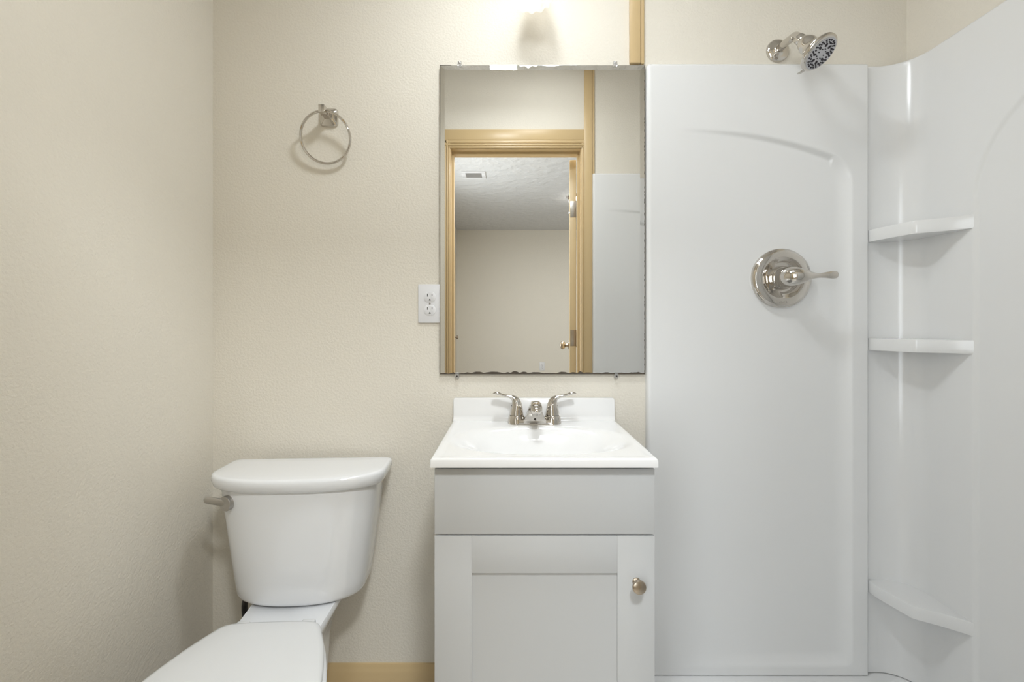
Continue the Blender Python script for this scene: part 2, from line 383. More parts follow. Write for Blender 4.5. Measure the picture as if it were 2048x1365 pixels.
# ------------------------------------------------------------------ towel ring
tr = empty('towel_ring', (-.532, 0, 1.716)); tag(tr, 'polished chrome towel ring on square mount on the beige wall above the toilet', 'towel ring')
bm = bmesh.new()
def sq(h, y, z=0, r=.2):
    P = []
    for i in range(32):
        a = 2*pi*(i+.5)/32; c, s_ = math.cos(a), math.sin(a); e = .35
        P.append((h*math.copysign(abs(c)**e, c), y, z+h*math.copysign(abs(s_)**e, s_)))
    return P
loft(bm, [sq(.027, -.0003), sq(.027, -.004), sq(.024, -.009), sq(.014, -.0125), sq(.010, -.016), sq(.009, -.03), sq(.009, -.038)])
obj('wall_mount', bm, 'chrome', tr, ang=40)
obj('post', boxes((-.0085, .0085, -.062, -.037, -.010, .012), bev=.0012), 'chrome', tr)
bm = bmesh.new(); RR = .0715; n = 96; pts = []
rt = math.radians(13)
rings = []
for i in range(n):
    a = 2*pi*i/n
    def P(r, off):
        x, z = r*math.sin(a), r*math.cos(a)-RR
        y = -.049-off*math.cos(rt) - 0
        return Vector((x, -.049-off*math.cos(rt)-z*math.sin(rt)*0 - z*0, 0))
    c = Vector((RR*math.sin(a), 0, RR*math.cos(a)-RR)); rad = Vector((math.sin(a), 0, math.cos(a)))
    ring = []
    for k in range(12):
        b = 2*pi*k/12; q = c+rad*(.0038*math.cos(b))+Vector((0, 1, 0))*(.0050*math.sin(b)); ring.append(q)
    rings.append(ring)
R4 = Matrix.Rotation(rt, 4, 'X')
rings = [[(R4 @ q)+Vector((0, -.0475, -.0005)) for q in r] for r in rings]
loft(bm, rings+[rings[0]], False, False); bmesh.ops.remove_doubles(bm, verts=bm.verts[:], dist=1e-6)
obj('ring', bm, 'chrome', tr)

# ------------------------------------------------------------------ wall lamp above the mirror
lx, ly, lz = .064, -.115, 1.985
wl = empty('wall_lamp', (lx, 0, lz)); tag(wl, 'lit vanity wall lamp with scalloped frosted glass shade above the mirror', 'lamp')
bm = bmesh.new(); lathe(bm, [(.06, 0.0005), (.06, .008), (.045, .02), (.012, .024)], (0, 0, .16), (0, -1, 0), 48); obj('backplate', bm, 'satin', wl)
bm = bmesh.new(); tube(bm, cat([(0, -.02, .16), (0, -.06, .175), (0, -.10, .17), (0, ly, .13)]), .007); lathe(bm, [(.022, .13), (.024, .12), (.024, .105)], (0, ly, 0), (0, 0, 1), 32); obj('arm', bm, 'satin', wl)
bm = bmesh.new(); n = 160; rings = []
for r, h, sc in ((.024, .105, 0), (.034, .09, .0), (.043, .06, .0), (.046, .035, .1), (.048, .015, .4), (.0515, 0, 1)):
    rings.append([((r+.0016*sc*math.cos(12*2*pi*i/n))*math.cos(2*pi*i/n), ly+(r+.0016*sc*math.cos(12*2*pi*i/n))*math.sin(2*pi*i/n), h-.0022*sc*math.cos(12*2*pi*i/n)) for i in range(n)])
loft(bm, rings, False, False); obj('glass_shade', bm, 'shade', wl, recalc=False)
bm = bmesh.new(); lathe(bm, [(.012, .105), (.014, .09), (.026, .07), (.029, .055), (.024, .038), (.012, .030), (.001, .028)], (0, ly, 0), (0, 0, 1), 32)
bulb = obj('bulb', bm, mat('lit_bulb_glass', (1, 1, 1), .3, emis=((1, .97, .9), 2.5)), wl)
bulb.visible_shadow = True

# bathroom ceiling light
cl = empty('ceiling_light', (-.023, -.54, ZC)); tag(cl, 'small bright ceiling light glimpsed as a white patch along the mirror top', 'ceiling light')
obj('housing', boxes((-.07, .07, -.09, .09, -.14, -.0005), bev=.004), 'plast', cl)
obj('diffuser', boxes((-.055, .055, -.075, .075, -.215, -.139), bev=.004), 'diff', cl)

dc = empty('added_disc_light', (.20, -.64, ZC)); tag(dc, 'flat round ceiling light added for fill, above the view', 'ceiling light')  # added fixture around the disc fill light
bm = bmesh.new(); lathe(bm, [(.16, -.0005), (.16, -.018), (.15, -.024), (.145, -.024)], n=48); obj('rim', bm, 'plast', dc)
bm = bmesh.new(); lathe(bm, [(.1445, -.02), (.14, -.027), (.10, -.033), (.001, -.036)], n=48); obj('lens', bm, 'dome', dc)

# ------------------------------------------------------------------ shower surround
ZT = Z(130, .014)             # top of the panels
def arch_panel(name, parent, x0, x1, zt, zb, y0, facing, xa=.485, xr=1.0, m='acry'):
    """moulded end panel; facing -1 looks to -y, +1 looks to +y. Recess fades in from the left and is deepest at the right."""
    bm = bmesh.new(); NX, NZ = 190, 430
    zc_, zs = 1.1, 0
    G = []
    rr = .012
    def rec(x, z):
        t = (x-xa)/(xr-xa)
        ztop = zt-.190-.105*max(0, t)**2.2 if t < 1 else zt-.32
        ztop = zt-.188-.012*max(0, t)-.088*max(0, t)**2.4
        # rounded upper right corner
        cr = .055
        zb_ = .128+.030*0
        m1 = sstep(0, .014, ztop-z)
        m2 = 1-(1-min(1, max(0, xr-x)/.048))**2.2
        # corner rounding
        if x > xr-cr and z > ztop-cr:
            dd = math.hypot(x-(xr-cr), z-(ztop-cr)); m1 = 1-(1-min(1, max(0, cr-dd)/.048))**2.2; m2 = 1
        zlow = .108+.0*t
        m3 = 1-(1-min(1, max(0, z-zlow)/.036))**2.0
        dep = .016*max(0, min(1, t))**.9
        return dep*m1*m2*m3
    for j in range(NZ+1):
        z = zb+(zt-zb)*j/NZ; row = []
        for i in range(NX+1):
            x = x0+(x1-x0)*i/NX
            e = min(x-x0, rr); f = (rr-e); yy = y0-(rr-math.sqrt(max(0, rr*rr-f*f)))*1.0 if e < rr else y0
            # edge rounding: left, top and right
            def rnd(q, r):
                q = min(q, r); return r-math.sqrt(max(0, r*r-(r-q)**2))
            back = rnd(x-x0, .010)+rnd(zt-z, .006)+rnd(x1-x, .004)
            y = -y0+back+rec(x, z)      # distance grows towards the wall
            row.append(bm.verts.new((x, (y if facing < 0 else (2*YF*0+YF)-(y-0)*1.0) , z)))
        G.append(row)
    for j in range(NZ):
        for i in range(NX): bm.faces.new((G[j][i], G[j][i+1], G[j+1][i+1], G[j+1][i]))
    # closed back
    yb = -.0006 if facing < 0 else YF+.0006
    edge = G[0]+[G[j][NX] for j in range(1, NZ+1)]+G[NZ][-2::-1]+[G[j][0] for j in range(NZ-1, 0, -1)]
    vb = [bm.verts.new((v.co.x, yb, v.co.z)) for v in edge]
    n = len(edge)
    for i in range(n): bm.faces.new((edge[i], edge[(i+1) % n], vb[(i+1) % n], vb[i]))
    bm.faces.new(vb[::-1])
    return obj(name, bm, m, parent, ang=60)
PX0, PX1 = X(1293, .012), X(1737, .022)
PZ0 = .082
p1 = arch_panel('shower_wall_panel', None, PX0, PX1, ZT, PZ0, .024, -1)
tag(p1, 'glossy white shower wall panel with arched recess, behind the shower valve', 'shower panel')
p2 = arch_panel('shower_wall_panel', None, .4415, 1.150, 1.903, PZ0, .024, 1, xa=.50, xr=1.03)
tag(p2, 'white shower end panel seen in the right part of the mirror', 'shower panel')

# corner column and long side panel, one moulded piece
su = empty('shower_side_panel', (0, 0, 0)); tag(su, 'glossy white shower side panel with rounded corner and moulded shelves, far right', 'shower panel')
path = []
cx, cy, r = 1.083, -.092, .080
for i in range(5): path.append((PX1+.0008+(cx-PX1-.0008)*i/5, -.012))
for i in range(33):
    a = pi/2-(pi/2)*i/32; path.append((cx+r*math.cos(a), cy+r*math.sin(a)))
XW = cx+r                     # inner surface of the side panel
n = 330
for i in range(1, n+1): path.append((XW, cy-(abs(YF)-.026-.092)*i/n))
NZ = 420; bm = bmesh.new(); G = []
for j in range(NZ+1):
    z = PZ0+(ZT-PZ0)*j/NZ; row = []
    for (x, y) in path:
        q = min(ZT-z, .006); back = .006-math.sqrt(max(0, .006**2-(.006-q)**2))
        dep = 0
        if x >= XW-1e-6:
            d = -y; u = (d-.56)/.347
            za = 1.42+.275*math.sqrt(max(0, 1-u*u)) if abs(u) < 1 else -9
            if za > 0:
                # signed distance to the arch, approximate
                gx = abs(  .347-abs(d-.56)); k = .275*abs(u)/max(.02, math.sqrt(max(1e-4, 1-u*u)))/  .347
                dist = (za-z)/math.sqrt(1+k*k) if z > 1.42 else gx
                dep = .0055*sstep(0, .012, min(dist, gx+.02 if z > 1.42 else gx))*sstep(.12, .15, z)
        if x < XW-1e-6 and y > cy:
            nx, ny = (x-cx, y-cy) if x > cx else (0, 1); L = math.hypot(nx, ny); nx /= L; ny /= L
            row.append(bm.verts.new((x+nx*back, y+ny*back, z)))
        else: row.append(bm.verts.new((x+back+dep, y, z)))
    G.append(row)
for j in range(NZ):
    for i in range(len(path)-1): bm.faces.new((G[j][i], G[j+1][i], G[j+1][i+1], G[j][i+1]))
# back faces against the walls
edge = G[0]+[G[j][-1] for j in range(1, NZ+1)]+G[NZ][-2::-1]+[G[j][0] for j in range(NZ-1, 0, -1)]
def wallpt(v):
    x, y, z = v.co
    if x < 1.13 and y > -.05: return (min(x, XR-.0012), -.0008, z)
    return (XR-.0006, min(y, -.0012), z)
vb = [bm.verts.new(wallpt(v)) for v in edge]; n = len(edge)
for i in range(n):
    try: bm.faces.new((edge[i], vb[i], vb[(i+1) % n], edge[(i+1) % n]))
    except ValueError: pass
obj('panel_shell', bm, 'acry', su, ang=60, recalc=False)
def shelf(zt):
    th = .034
    front = [(PX1+.002, -.013), (PX1+.0035, -.05), (1.0715, -.136), (1.0745, -.1435), (1.081, -.149), (1.120, -.176), (1.148, -.200), (XW+.001, -.216)]
    front = [p for p in front]
    back = [(XW+.001, -.092)]+[(cx+(r+.001)*math.cos(a), cy+(r+.001)*math.sin(a)) for a in [pi/2*k/8 for k in range(1, 8)]]+[(cx, -.011)]
    poly = front+back
    bm = bmesh.new()
    cxx, cyy = 1.12, -.08
    def ring(s, z): return [(cxx+(x-cxx)*s if i < len(front) else x, cyy+(y-cyy)*s if i < len(front) else y, z) for i, (x, y) in enumerate(poly)]
    loft(bm, [ring(.90, zt-th-.022), ring(.95, zt-th-.006), ring(.985, zt-th), ring(1, zt-th+.003), ring(1, zt-.002), ring(.992, zt), ring(.9, zt+.0002), ring(.5, zt+.0004)][2:])
    return bm
for zt, lab in ((Z(462, .013), 'top'), (Z(677, .013), 'mid'), (Z(1160, .013), 'low')):
    obj('corner_shelf', shelf(zt), 'acry', su, ang=50)

# shower pan
bm = bmesh.new(); PANZ = .079
def rr_rect(x0, x1, y0, y1, r, z, n=8):
    P = []
    for (cx_, cy_, a0) in ((x1-r, y1-r, 0), (x0+r, y1-r, pi/2), (x0+r, y0+r, pi), (x1-r, y0+r, 3*pi/2)):
        for i in range(n+1):
            a = a0+pi/2*i/n; P.append((cx_+r*math.cos(a), cy_+r*math.sin(a), z))
    return P
x0, x1, y0, y1 = .40, XR-.001, YF+.001, -.001
loft(bm, [rr_rect(x0, x1, y0, y1, .004, 0), rr_rect(x0, x1, y0, y1, .004, PANZ-.006), rr_rect(x0+.006, x1-.001, y0+.001, y1-.001, .006, PANZ), rr_rect(x0+.06, x1-.055, y0+.05, y1-.05, .05, PANZ), rr_rect(x0+.075, x1-.07, y0+.065, y1-.065, .05, PANZ-.012), rr_rect(x0+.085, x1-.08, y0+.075, y1-.075, .05, .03), rr_rect(x0+.35, x1-.35, y0+.5, y1-.5, .03, .022)])
pan = obj('shower_pan', bm, 'acry'); tag(pan, 'white shower pan at the foot of the shower panels', 'shower pan')

# ------------------------------------------------------------------ shower valve
vx, vz = X(1564.5, .028), Z(556.5, .028); VY = -.0085-.0
vy0 = .0085
sv = empty('shower_valve', (vx, -.0085, vz)); tag(sv, 'round chrome shower valve plate with a lever handle on the white panel', 'shower valve')
bm = bmesh.new()
lathe(bm, [(.0855, .002), (.0865, .014), (.0855, .019), (.082, .0205), (.081, .0215), (.080, .023), (.077, .024), (.062, .0265), (.0595, .0262), (.057, .022), (.040, .018), (.030, .017)], (0, 0, 0), (0, -1, 0), 96)
esc = obj('escutcheon', bm, 'chrome', sv, ang=60)
bm = bmesh.new(); lathe(bm, [(.034, .0165), (.034, .026), (.031, .030), (.030, .030), (.030, .042), (.0295, .046), (.0295, .0475)], (0, 0, 0), (0, -1, 0), 64); obj('valve_sleeve', bm, 'chrome', sv, ang=40)
bm = bmesh.new()
hp = cat([(0, -.047, 0), (.0, -.058, 0), (.006, -.072, 0), (.020, -.084, 0), (.038, -.089, 0), (.060, -.089, .0), (.085, -.092, .0), (.105, -.095, .001), (.112, -.096, .001)], 6)
hr = cat([(.0285, .0285), (.029, .029), (.027, .026), (.018, .021), (.0105, .013), (.0072, .0085), (.0062, .0078), (.0055, .0085), (.002, .004)], 6)
tube(bm, hp, hr, 32, up=(0, 0, 1))
for v in bm.verts: pass
bm.free(); bm = bmesh.new()
tube(bm, cat([(0, -.048, 0), (0, -.052, 0), (.004, -.063, 0), (.013, -.074, 0), (.027, -.0815, 0), (.043, -.085, 0), (.060, -.087, 0), (.078, -.0885, .001), (.096, -.091, .0015), (.108, -.092, .002), (.1125, -.0925, .002)], 6),
     cat([(.0285, .0285), (.0295, .0295), (.0285, .0285), (.0245, .025), (.0180, .0190), (.0110, .0110), (.0070, .0068), (.0058, .0080), (.0055, .0105), (.0045, .0090), (.001, .002)], 6), 32, up=(1, 0, 0))
hd = obj('lever_handle', bm, 'chrome', sv, ang=60)
bm = bmesh.new(); lathe(bm, [(.0045, 0), (.0045, .003), (.003, .0042), (.001, .0042)], (-.024, -.0175, -.031), (0, -1, 0), 16); obj('screw', bm, 'chrome', sv)
def text_mesh(name, s, size, loc, rot, m, parent, ext=.0002):
    cu = bpy.data.curves.new(name, 'FONT'); cu.body = s; cu.size = size; cu.align_x = 'CENTER'; cu.align_y = 'CENTER'; cu.extrude = ext
    t = bpy.data.objects.new(name, cu); C.objects.link(t); bpy.context.view_layer.update()
    me = bpy.data.meshes.new_from_object(t.evaluated_get(bpy.context.evaluated_depsgraph_get())); bpy.data.objects.remove(t)
    me.materials.clear(); me.materials.append(M[m]); o = bpy.data.objects.new(name, me); C.objects.link(o); o.location = loc; o.rotation_euler = rot
    if parent: o.parent = parent
    return o
text_mesh('engraved_lettering', 'DELTA', .0075, (0, -.0257, -.0695), (pi/2, 0, 0), 'satin', esc)
bm = bmesh.new(); lathe(bm, [(.0028, .0256), (.0028, .0262)], (.067, 0, .021), (0, -1, 0), 16); obj('temperature_mark', bm, 'satin', esc)

# ------------------------------------------------------------------ shower head
fx, fz = X(1559, .012), Z(98, .012)
sh = empty('wall_shower', (fx, 0, fz)); tag(sh, 'chrome shower head with black spray nozzles on a bent arm above the panel', 'shower head')
bm = bmesh.new(); lathe(bm, [(.0335, .0004), (.0335, .004), (.031, .008), (.022, .011), (.0145, .0125), (.012, .016)], (0, 0, 0), (0, -1, 0), 64); obj('wall_flange', bm, 'chrome', sh, ang=50)
fc = Vector((X(1641, .17)-fx, -.170, Z(107, .17)-fz)); ax = Vector((.34, -.52, -.78)).normalized()
j = fc-ax*.082
bm = bmesh.new(); tube(bm, cat([(0, -.010, 0), (0, -.035, .0), (.002, -.062, -.002), (.004+j.x*.2, -.088, -.008), tuple(j+ax*.004)], 8), .0105, 24); obj('arm', bm, 'chrome', sh)
bm = bmesh.new(); lathe(bm, [(.010, -.006), (.0135, -.004), (.0145, .006), (.014, .012), (.0175, .015), (.021, .024), (.0235, .032), (.0230, .040), (.0255, .050), (.031, .059), (.037, .065), (.0435, .070), (.0475, .073), (.0475, .078), (.044, .082), (.040, .0835)], j, ax, 64)
hb = obj('head_body', bm, 'chrome', sh, ang=50)
bm = bmesh.new(); lathe(bm, [(.0405, .082), (.0405, .0840), (.038, .0846), (.001, .0846)], j, ax, 64); obj('face_plate', bm, 'silver', sh)
a, b, d = frame(ax); f0 = j+ax*.0847
bm = bmesh.new()
def disc(u, v, r1, r2=None, rot=0):
    r2 = r2 or r1; lathe(bm, [(1, 0), (1, .0012), (.6, .0016)], f0+a*u+b*v, ax, 14) if False else None
    n = 14; R = []
    for h, s in ((0, 1), (.0013, .95), (.0017, .6)):
        R.append([f0+ax*h+a*(u+s*(r1*math.cos(t)*math.cos(rot)-r2*math.sin(t)*math.sin(rot)))+b*(v+s*(r1*math.cos(t)*math.sin(rot)+r2*math.sin(t)*math.cos(rot))) for t in [2*pi*k/n for k in range(n)]])
    loft(bm, R)
for i in range(8):
    t0 = 2*pi*(i+.5)/8
    disc(.022*math.cos(t0), .022*math.sin(t0), .0050, .0030, t0)
    for q in (-1, 0, 1):
        t = t0+q*.235; disc(.0345*math.cos(t), .0345*math.sin(t), .0022)
    for q in (-.5, .5):
        t = t0+q*.30; disc(.0295*math.cos(t), .0295*math.sin(t), .0017)
    t = t0+pi/8; disc(.028*math.cos(t), .028*math.sin(t), .0023)
    if i % 1 == 0: disc(.0125*math.cos(t), .0125*math.sin(t), .0014)
obj('spray_nozzles', bm, 'nozz', sh)
bm = bmesh.new(); low = j+ax*.077-b*.0 
dn = (Vector((0, 0, -1))-ax*ax.dot(Vector((0, 0, -1)))).normalized()
tube(bm, [tuple(low+dn*.043), tuple(low+dn*.050-ax*.001), tuple(low+dn*.058-ax*.005), tuple(low+dn*.062-ax*.009)], [(.0045, .0015), (.0045, .0012), (.004, .0011), (.002, .001)], 16, up=(1, 0, 0)); obj('spray_lever', bm, 'chrome', sh)

# ------------------------------------------------------------------ vanity cabinet
cx0, cx1 = -.157, .307; DF = .402     # door fronts
vc = empty('vanity_cabinet', ((cx0+cx1)/2, -.02, 0)); tag(vc, 'white shaker vanity cabinet with one door under the sink', 'cabinet')
ox, oy = vc.location.x, -.02
def vb_(x0, x1, d0, d1, z0, z1): return (x0-ox, x1-ox, -d1-oy, -d0-oy, z0, z1)
VT = .825
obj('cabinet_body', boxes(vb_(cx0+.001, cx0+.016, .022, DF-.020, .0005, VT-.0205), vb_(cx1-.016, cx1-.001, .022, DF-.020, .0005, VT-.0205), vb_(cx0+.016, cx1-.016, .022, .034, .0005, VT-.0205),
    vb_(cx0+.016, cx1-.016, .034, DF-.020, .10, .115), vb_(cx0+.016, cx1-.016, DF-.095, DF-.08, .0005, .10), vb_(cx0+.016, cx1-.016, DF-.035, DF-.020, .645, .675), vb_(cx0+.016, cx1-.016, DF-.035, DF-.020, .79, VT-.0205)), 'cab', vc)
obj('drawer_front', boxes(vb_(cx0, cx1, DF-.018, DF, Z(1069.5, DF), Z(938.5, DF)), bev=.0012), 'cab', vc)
dz1 = Z(1073, DF); dz0 = .112; st = .0785
bm = bmesh.new()
box(bm, *vb_(cx0, cx0+st, DF-.018, DF, dz0, dz1), bev=.0009)
box(bm, *vb_(cx1-st, cx1, DF-.018, DF, dz0, dz1), bev=.0009)
box(bm, *vb_(cx0+st, cx1-st, DF-.018, DF-.0003, dz1-st, dz1), bev=.0006)
box(bm, *vb_(cx0+st, cx1-st, DF-.018, DF-.0003, dz0, dz0+st), bev=.0006)
box(bm, *vb_(cx0+st-.002, cx1-st+.002, DF-.015, DF-.006, dz0+st-.002, dz1-st+.002))
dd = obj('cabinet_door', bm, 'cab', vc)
kx, kz = X(1276, .415)-ox, Z(1173, .420)
bm = bmesh.new(); lathe(bm, [(.0085, .0003), (.0085, .003), (.0055, .005), (.0052, .012), (.008, .015), (.0132, .019), (.0145, .0225), (.0135, .026), (.009, .0285), (.001, .0293)], (kx, -DF-oy, kz), (0, -1, 0), 48); obj('knob', bm, 'nickel', dd)

# ------------------------------------------------------------------ vanity top with integral basin
tx0, tx1, TD = -.163, .309, .419
vt_ = empty('bathroom_sink', ((tx0+tx1)/2, -.001, VT)); tag(vt_, 'white cultured marble vanity top with oval basin and backsplash', 'sink')
ox = vt_.location.x
bm = bmesh.new(); NX, NY = 220, 200; G = []
bcx, bcy, sa, sb = .078-ox, -.2405, .212, .138
def basin(x, y):
    u = abs((x-bcx)/sa); v = abs((y-bcy)/sb); rr_ = (u**2.25+v**2.25)**(1/2.25)
    if rr_ >= 1.06: return 0
    q = 1.06-rr_
    dp = .115*(1-max(0, rr_)**2.6)*sstep(0, .30, q) if rr_ < 1 else .0
    return .115*sstep(0, .95, q)*1.0
for jn in range(NY+1):
    y = -TD+(TD-.002)*jn/NY; row = []
    for i in range(NX+1):
        x = (tx0-ox)+(tx1-tx0)*i/NX
        e = min(x-(tx0-ox), (tx1-ox)-x, y+TD); rd = .004; q = min(e, rd); dr_ = rd-math.sqrt(max(0, rd*rd-(rd-q)**2))
        lip = .0018*(1-sstep(.008, .022, e))
        row.append(bm.verts.new((x, y, -dr_-basin(x, y)+lip-.0018)))
    G.append(row)
for jn in range(NY):
    for i in range(NX): bm.faces.new((G[jn][i], G[jn][i+1], G[jn+1][i+1], G[jn+1][i]))
edge = G[0]+[G[k][NX] for k in range(1, NY+1)]+G[NY][-2::-1]+[G[k][0] for k in range(NY-1, 0, -1)]
vb = [bm.verts.new((v.co.x, v.co.y, -.0188)) for v in edge]; n = len(edge)
for i in range(n): bm.faces.new((edge[i], vb[i], vb[(i+1) % n], edge[(i+1) % n]))
obj('countertop', bm, 'marble', vt_, ang=60)
bm = bmesh.new(); sz = Z(797, .018)-VT
sp = [(-.0006, -.003), (-.0006, sz-.003), (-.004, sz), (-.013, sz), (-.017, sz-.004), (-.018, .012), (-.0205, .004), (-.027, -.0017), (-.027, -.003)]
loft(bm, [[((tx0-ox)+.0005+dx, y*sy_ if False else y, z if z < sz-.004 else z-dz) for y, z in sp] for dx, dz, sy_ in ((0, .003, 1), (.003, 0, 1))]+[[((tx1-ox)-.0005-dx, y, z if z < sz-.004 else z-dz) for y, z in sp] for dx, dz in ((.003, 0), (0, .003))])
obj('backsplash', bm, 'marble', vt_, ang=50)
bm = bmesh.new(); lathe(bm, [(.022, 0), (.022, .003), (.016, .004), (.001, .002)], (bcx, bcy, -.1168), (0, 0, 1), 32); obj('drain', bm, 'chrome', vt_)

# ------------------------------------------------------------------ faucet
fa = empty('faucet', (.0725, -.058, VT-.0017)); tag(fa, 'chrome two-handle centerset faucet at the back of the white sink', 'faucet')
bm = bmesh.new()
def stad(w, dp, z, n=12):
    r = dp; P = []
    for i in range(2*n+1):
        a = -pi/2+pi*i/(2*n); P.append((w-r+r*math.cos(a), r*math.sin(a), z))
    for i in range(2*n+1):
        a = pi/2+pi*i/(2*n); P.append((-w+r+r*math.cos(a), r*math.sin(a), z))
    return P
loft(bm, [stad(.0755, .026, 0), stad(.0755, .026, .002), stad(.074, .0245, .004), stad(.073, .024, .008), stad(.0705, .0235, .0125)])
for s in (-1, 1):
    lathe(bm, [(.0255, .002), (.0245, .010), (.0222, .0215), (.0208, .0235)], (s*.0508, 0, 0), (0, 0, 1), 48)
obj('faucet_base', bm, 'chrome', fa, ang=40)
for s in (-1, 1):
    bm = bmesh.new()
    # tapered bell sweeping outwards into a flat blade
    P = cat([(s*.0508, 0, .0245), (s*.0508, 0, .032), (s*.0500, .0, .045), (s*.0512, .001, .056), (s*.0555, .002, .066), (s*.064, .003, .073), (s*.077, .004, .0765), (s*.092, .004, .080), (s*.105, .003, .0845), (s*.115, .002, .0845), (s*.119, .002, .083)], 6)
    R = cat([(.0198, .0198), (.0190, .0190), (.0165, .0165), (.0140, .0145), (.0110, .013), (.0065, .0115), (.0042, .0105), (.0038, .0115), (.0045, .012), (.0028, .010), (.0008, .004)], 6)
    tube(bm, P, R, 32, up=(s*1.0, 0, 0))
    h = obj('handle', bm, 'chrome', fa, ang=60)
    bm = bmesh.new(); lathe(bm, [(.0026, 0), (.0026, .0008)], (s*.0645, -.002, .050), (s*1, -.15, .1), 12); obj('index_button', bm, 'dark', h)
bm = bmesh.new()
# spout: wide triangular foot rising forward into a rounded nose
S = [(-.004, .006, .034, .012), (-.006, .018, .0275, .016), (-.014, .034, .0215, .0165), (-.028, .050, .0170, .0150), (-.048, .060, .0150, .0125), (-.072, .0625, .0150, .0115), (-.090, .0585, .0155, .0115), (-.1005, .052, .0145, .011), (-.106, .047, .009, .008)]
S = cat(S, 5); rings = []; pts = [Vector((0, y, z)) for y, z, a_, b_ in S]
for i, (y, z, hw_, hh_) in enumerate(S):
    t = (pts[min(i+1, len(pts)-1)]-pts[max(i-1, 0)]).normalized(); up_ = Vector((1, 0, 0)).cross(t)
    if i == 0: t = Vector((0, 0, 1)); up_ = Vector((0, 1, 0))
    ring = []
    for k in range(36):
        a_ = 2*pi*k/36; c, s_ = math.cos(a_), math.sin(a_); e = .8
        ring.append(pts[i]+Vector((1, 0, 0))*(hw_*math.copysign(abs(c)**e, c))+up_*(hh_*math.copysign(abs(s_)**e, s_)))
    rings.append(ring)
loft(bm, rings); obj('spout', bm, 'chrome', fa, ang=60)
bm = bmesh.new()
tri = [(-.0345, .003), (.0345, .003), (.0175, .044), (-.0175, .044)]
loft(bm, [[(x, -.0250-(z-.003)*.20, z) for x, z in tri], [(x*.97, .004, z) for x, z in tri]])
bmesh.ops.bevel(bm, geom=bm.edges[:], offset=.002, segments=2, affect='EDGES'); obj('spout_foot', bm, 'chrome', fa)
bm = bmesh.new(); lathe(bm, [(.0122, 0), (.0122, .010), (.0115, .0115), (.0105, .0118), (.010, .008)], (0, -.092, .050), (0, -.15, -1), 40); obj('aerator', bm, 'satin', fa)
bm = bmesh.new(); lathe(bm, [(.0021, 0), (.0032, .0001), (.0032, .0006), (.0021, .0006)], (0, -.0277, .0165), (0, -1, -.2), 24); lathe(bm, [(.0008, .0), (.0008, .0002)], (0, -.0277, .0165), (0, -1, -.2), 8); obj('round_mark', bm, 'dark', fa)

# ------------------------------------------------------------------ toilet
RZ = math.radians(3.2)
to = empty('toilet', (-.562, -.030, 0), RZ); tag(to, 'white two-piece toilet with closed lid beside the vanity', 'toilet')
def dshape(w, a, b, z, rc=.012, n=36, cy_=0.0, p=1.0):
    """flat back at y=cy_, straight sides to depth a, bowed front to depth a+b"""
    h = w/2; P = []
    for i in range(5):
        t = pi/2+pi/2*i/4*-1
        P.append((h-rc+rc*math.cos(pi/2-pi/2*i/4), cy_-rc+rc*math.sin(pi/2-pi/2*i/4), z))
    for i in range(n+1):
        t = pi*i/n; c = math.cos(t); s_ = math.sin(t)
        P.append((h*math.copysign(abs(c)**.86, c), cy_-a-b*abs(s_)**.92, z))
    for i in range(5):
        P.append((-h+rc+rc*math.cos(pi-pi/2*i/4), cy_-rc+rc*math.sin(pi-pi/2*i/4), z))
    return P
LZ = CZ-.382
bm = bmesh.new()
TZ0, TZ1 = .386, LZ-.034
def lerp(a, b, t): return a+(b-a)*t
rings = []
for z, ins in ((TZ0, .022), (TZ0+.002, .012), (TZ0+.007, .004), (TZ0+.014, 0)):
    w_ = .332-2*ins; rings.append(dshape(w_, .085-ins*.5, .088-ins*.6, z, .02, cy_=-.006-ins*.5))
for i in range(1, 13):
    t = i/12; z = lerp(TZ0+.014, TZ1, t); rings.append(dshape(lerp(.332, .408, t**.92), lerp(.085, .092, t), lerp(.088, .094, t), z, .02, cy_=-.006))
loft(bm, rings); obj('tank', bm, 'porc', to, ang=50)
bm = bmesh.new(); rings = []
for z, ins in ((LZ-.036, .013), (LZ-.035, .008), (LZ-.030, .004), (LZ-.018, .0), (LZ-.008, 0), (LZ-.003, .0018), (LZ-.0008, .005), (LZ, .010), (LZ+.001, .03), (LZ+.0015, .07)):
    rings.append(dshape(.448-2*ins, .105-ins*.7, .100-ins*1.0, z, max(.004, .020-ins*.2), cy_=-ins*.6))
loft(bm, rings); obj('tank_lid', bm, 'porc', to, ang=40)
# flush lever at the left front of the tank
lvx, lvy, lvz = -.158, -.1565, Z(1006, .2)+.0
bm = bmesh.new(); ld = Vector((-.42, -1, 0)).normalized()
lathe(bm, [(.0185, -.010), (.0190, .001), (.0190, .014), (.0182, .0155), (.001, .0158)], (lvx, lvy, lvz), ld, 40)
fl = obj('flush_lever', bm, 'satin', to, ang=40)
bm = bmesh.new(); s0 = Vector((lvx, lvy, lvz))+ld*.009
dirl = Vector((-1, .05, .16)).normalized()
tube(bm, [tuple(s0), tuple(s0+dirl*.02), tuple(s0+dirl*.040), tuple(s0+dirl*.054), tuple(s0+dirl*.058)], [(.009, .006), (.0095, .006), (.0095, .006), (.0085, .0055), (.003, .002)], 16, up=(0, 0, 1)); obj('lever_arm', bm, 'satin', fl)
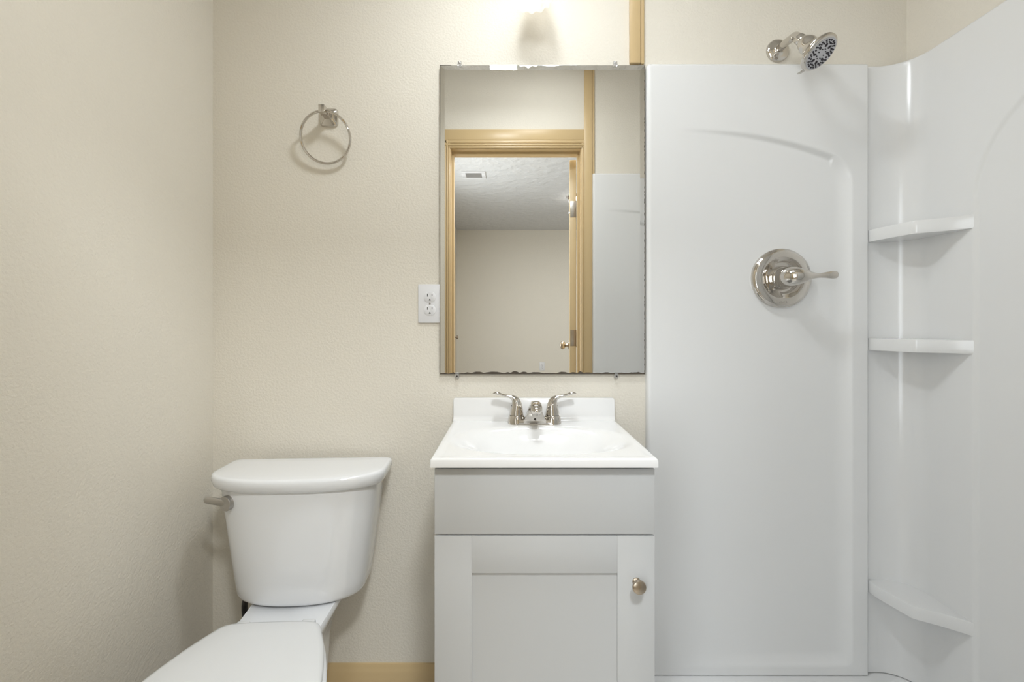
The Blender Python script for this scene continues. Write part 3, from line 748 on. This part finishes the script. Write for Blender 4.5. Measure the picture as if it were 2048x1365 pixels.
# seat lid outlines
def egg(z, sc=0, pts=None):
    HW = pts or [(-.274, .0), (-.2745, .060), (-.277, .088), (-.285, .107), (-.31, .122), (-.37, .148), (-.46, .174), (-.54, .182), (-.61, .174), (-.665, .150), (-.705, .108), (-.727, .055), (-.733, 0)]
    c = cat(HW, 6); right = [(x-sc if x > sc else 0, y) for y, x in c]
    cyy = -.50; k = 1-sc/.23
    P = [(x, cyy+(y-cyy)*k, z) for x, y in right]; Q = [(-x, y, z_) for x, y, z_ in P[-2:0:-1]]
    return P+Q
SZ = .418
bm = bmesh.new(); loft(bm, [egg(SZ-.018, .006), egg(SZ-.016, .001), egg(SZ-.006, 0), egg(SZ-.002, .003), egg(SZ, .010), egg(SZ+.0015, .05), egg(SZ+.002, .1)]); obj('seat_lid', bm, 'seat', to, ang=50)
SX = [(a, b) for a, b in [(-.272, 0), (-.2725, .062), (-.276, .095), (-.288, .115), (-.32, .130), (-.38, .156), (-.46, .181), (-.54, .189), (-.62, .180), (-.68, .152), (-.718, .105), (-.738, .05), (-.743, 0)]]
bm = bmesh.new(); loft(bm, [egg(SZ-.036, .008, SX), egg(SZ-.034, .002, SX), egg(SZ-.024, 0, SX), egg(SZ-.021, .002, SX), egg(SZ-.019, .008, SX)]); obj('seat', bm, 'seat', to, ang=50)
for s in (-1, 1):
    bm = bmesh.new(); box(bm, s*.075-.016, s*.075+.016, -.285, -.252, SZ-.036, SZ-.012, bev=.005, seg=3); obj('seat_hinge', bm, 'seat', to)
# bowl: pedestal, bowl, rear deck that carries the tank
bm = bmesh.new(); n = 64
def bowl_ring(z, hw, yb, yf, kk=0.0, e=1.0):
    P = []
    mid = (yb+yf)/2; L = (yb-yf)/2
    for i in range(n):
        t = 2*pi*i/n; c, s_ = math.cos(t), math.sin(t)
        P.append((hw*math.copysign(abs(s_)**e, s_)*(1+kk*c), mid+L*c, z))
    return P
R = [bowl_ring(0.0005, .115, -.10, -.60, .05, .7), bowl_ring(.02, .115, -.10, -.60, .05, .7), bowl_ring(.10, .098, -.11, -.58, .0, .75), bowl_ring(.18, .100, -.12, -.60, -.05, .8),
     bowl_ring(.25, .125, -.13, -.65, -.18, .85), bowl_ring(.31, .152, -.17, -.70, -.22, .9), bowl_ring(.35, .170, -.22, -.725, -.20, .95), bowl_ring(.372, .176, -.25, -.735, -.15), bowl_ring(.380, .172, -.255, -.731, -.15), bowl_ring(.381, .15, -.27, -.71, -.15)]
loft(bm, R)
def deck(z, w, yb, yf, r=.03): return rr_rect(-w, w, yf, yb, r, z, 6)
def deckt(z, w0, w1, yb, yf):
    P = deck(z, w0, yb, yf); out = []
    for x, y, z_ in P:
        t = (yb-y)/(yb-yf); out.append((x*(1+(w1/w0-1)*t), y, z_))
    return out
loft(bm, [deckt(.16, .060, .07, -.05, -.34), deckt(.25, .064, .075, -.045, -.34), deckt(.30, .072, .080, -.04, -.34), deckt(.340, .092, .088, -.035, -.34), deckt(.366, .110, .098, -.032, -.34), deckt(.378, .114, .100, -.034, -.34), deckt(.3856, .110, .096, -.04, -.335)])
obj('bowl', bm, 'porc', to, ang=50)
bm = bmesh.new(); tube(bm, cat([(-.120, -.085, .395), (-.128, -.080, .372), (-.168, -.045, .345), (-.186, -.026, .31), (-.184, -.022, .26), (-.172, -.024, .21), (-.15, -.035, .165)], 8), .0078, 16); obj('supply_hose', bm, 'rubber', to)
bm = bmesh.new(); lathe(bm, [(.022, -.002), (.020, .004), (.009, .008), (.009, .03), (.013, .034), (.013, .045), (.001, .046)], (-.15, .020, .155), (0, -1, 0), 32); obj('supply_valve', bm, 'chrome', to)
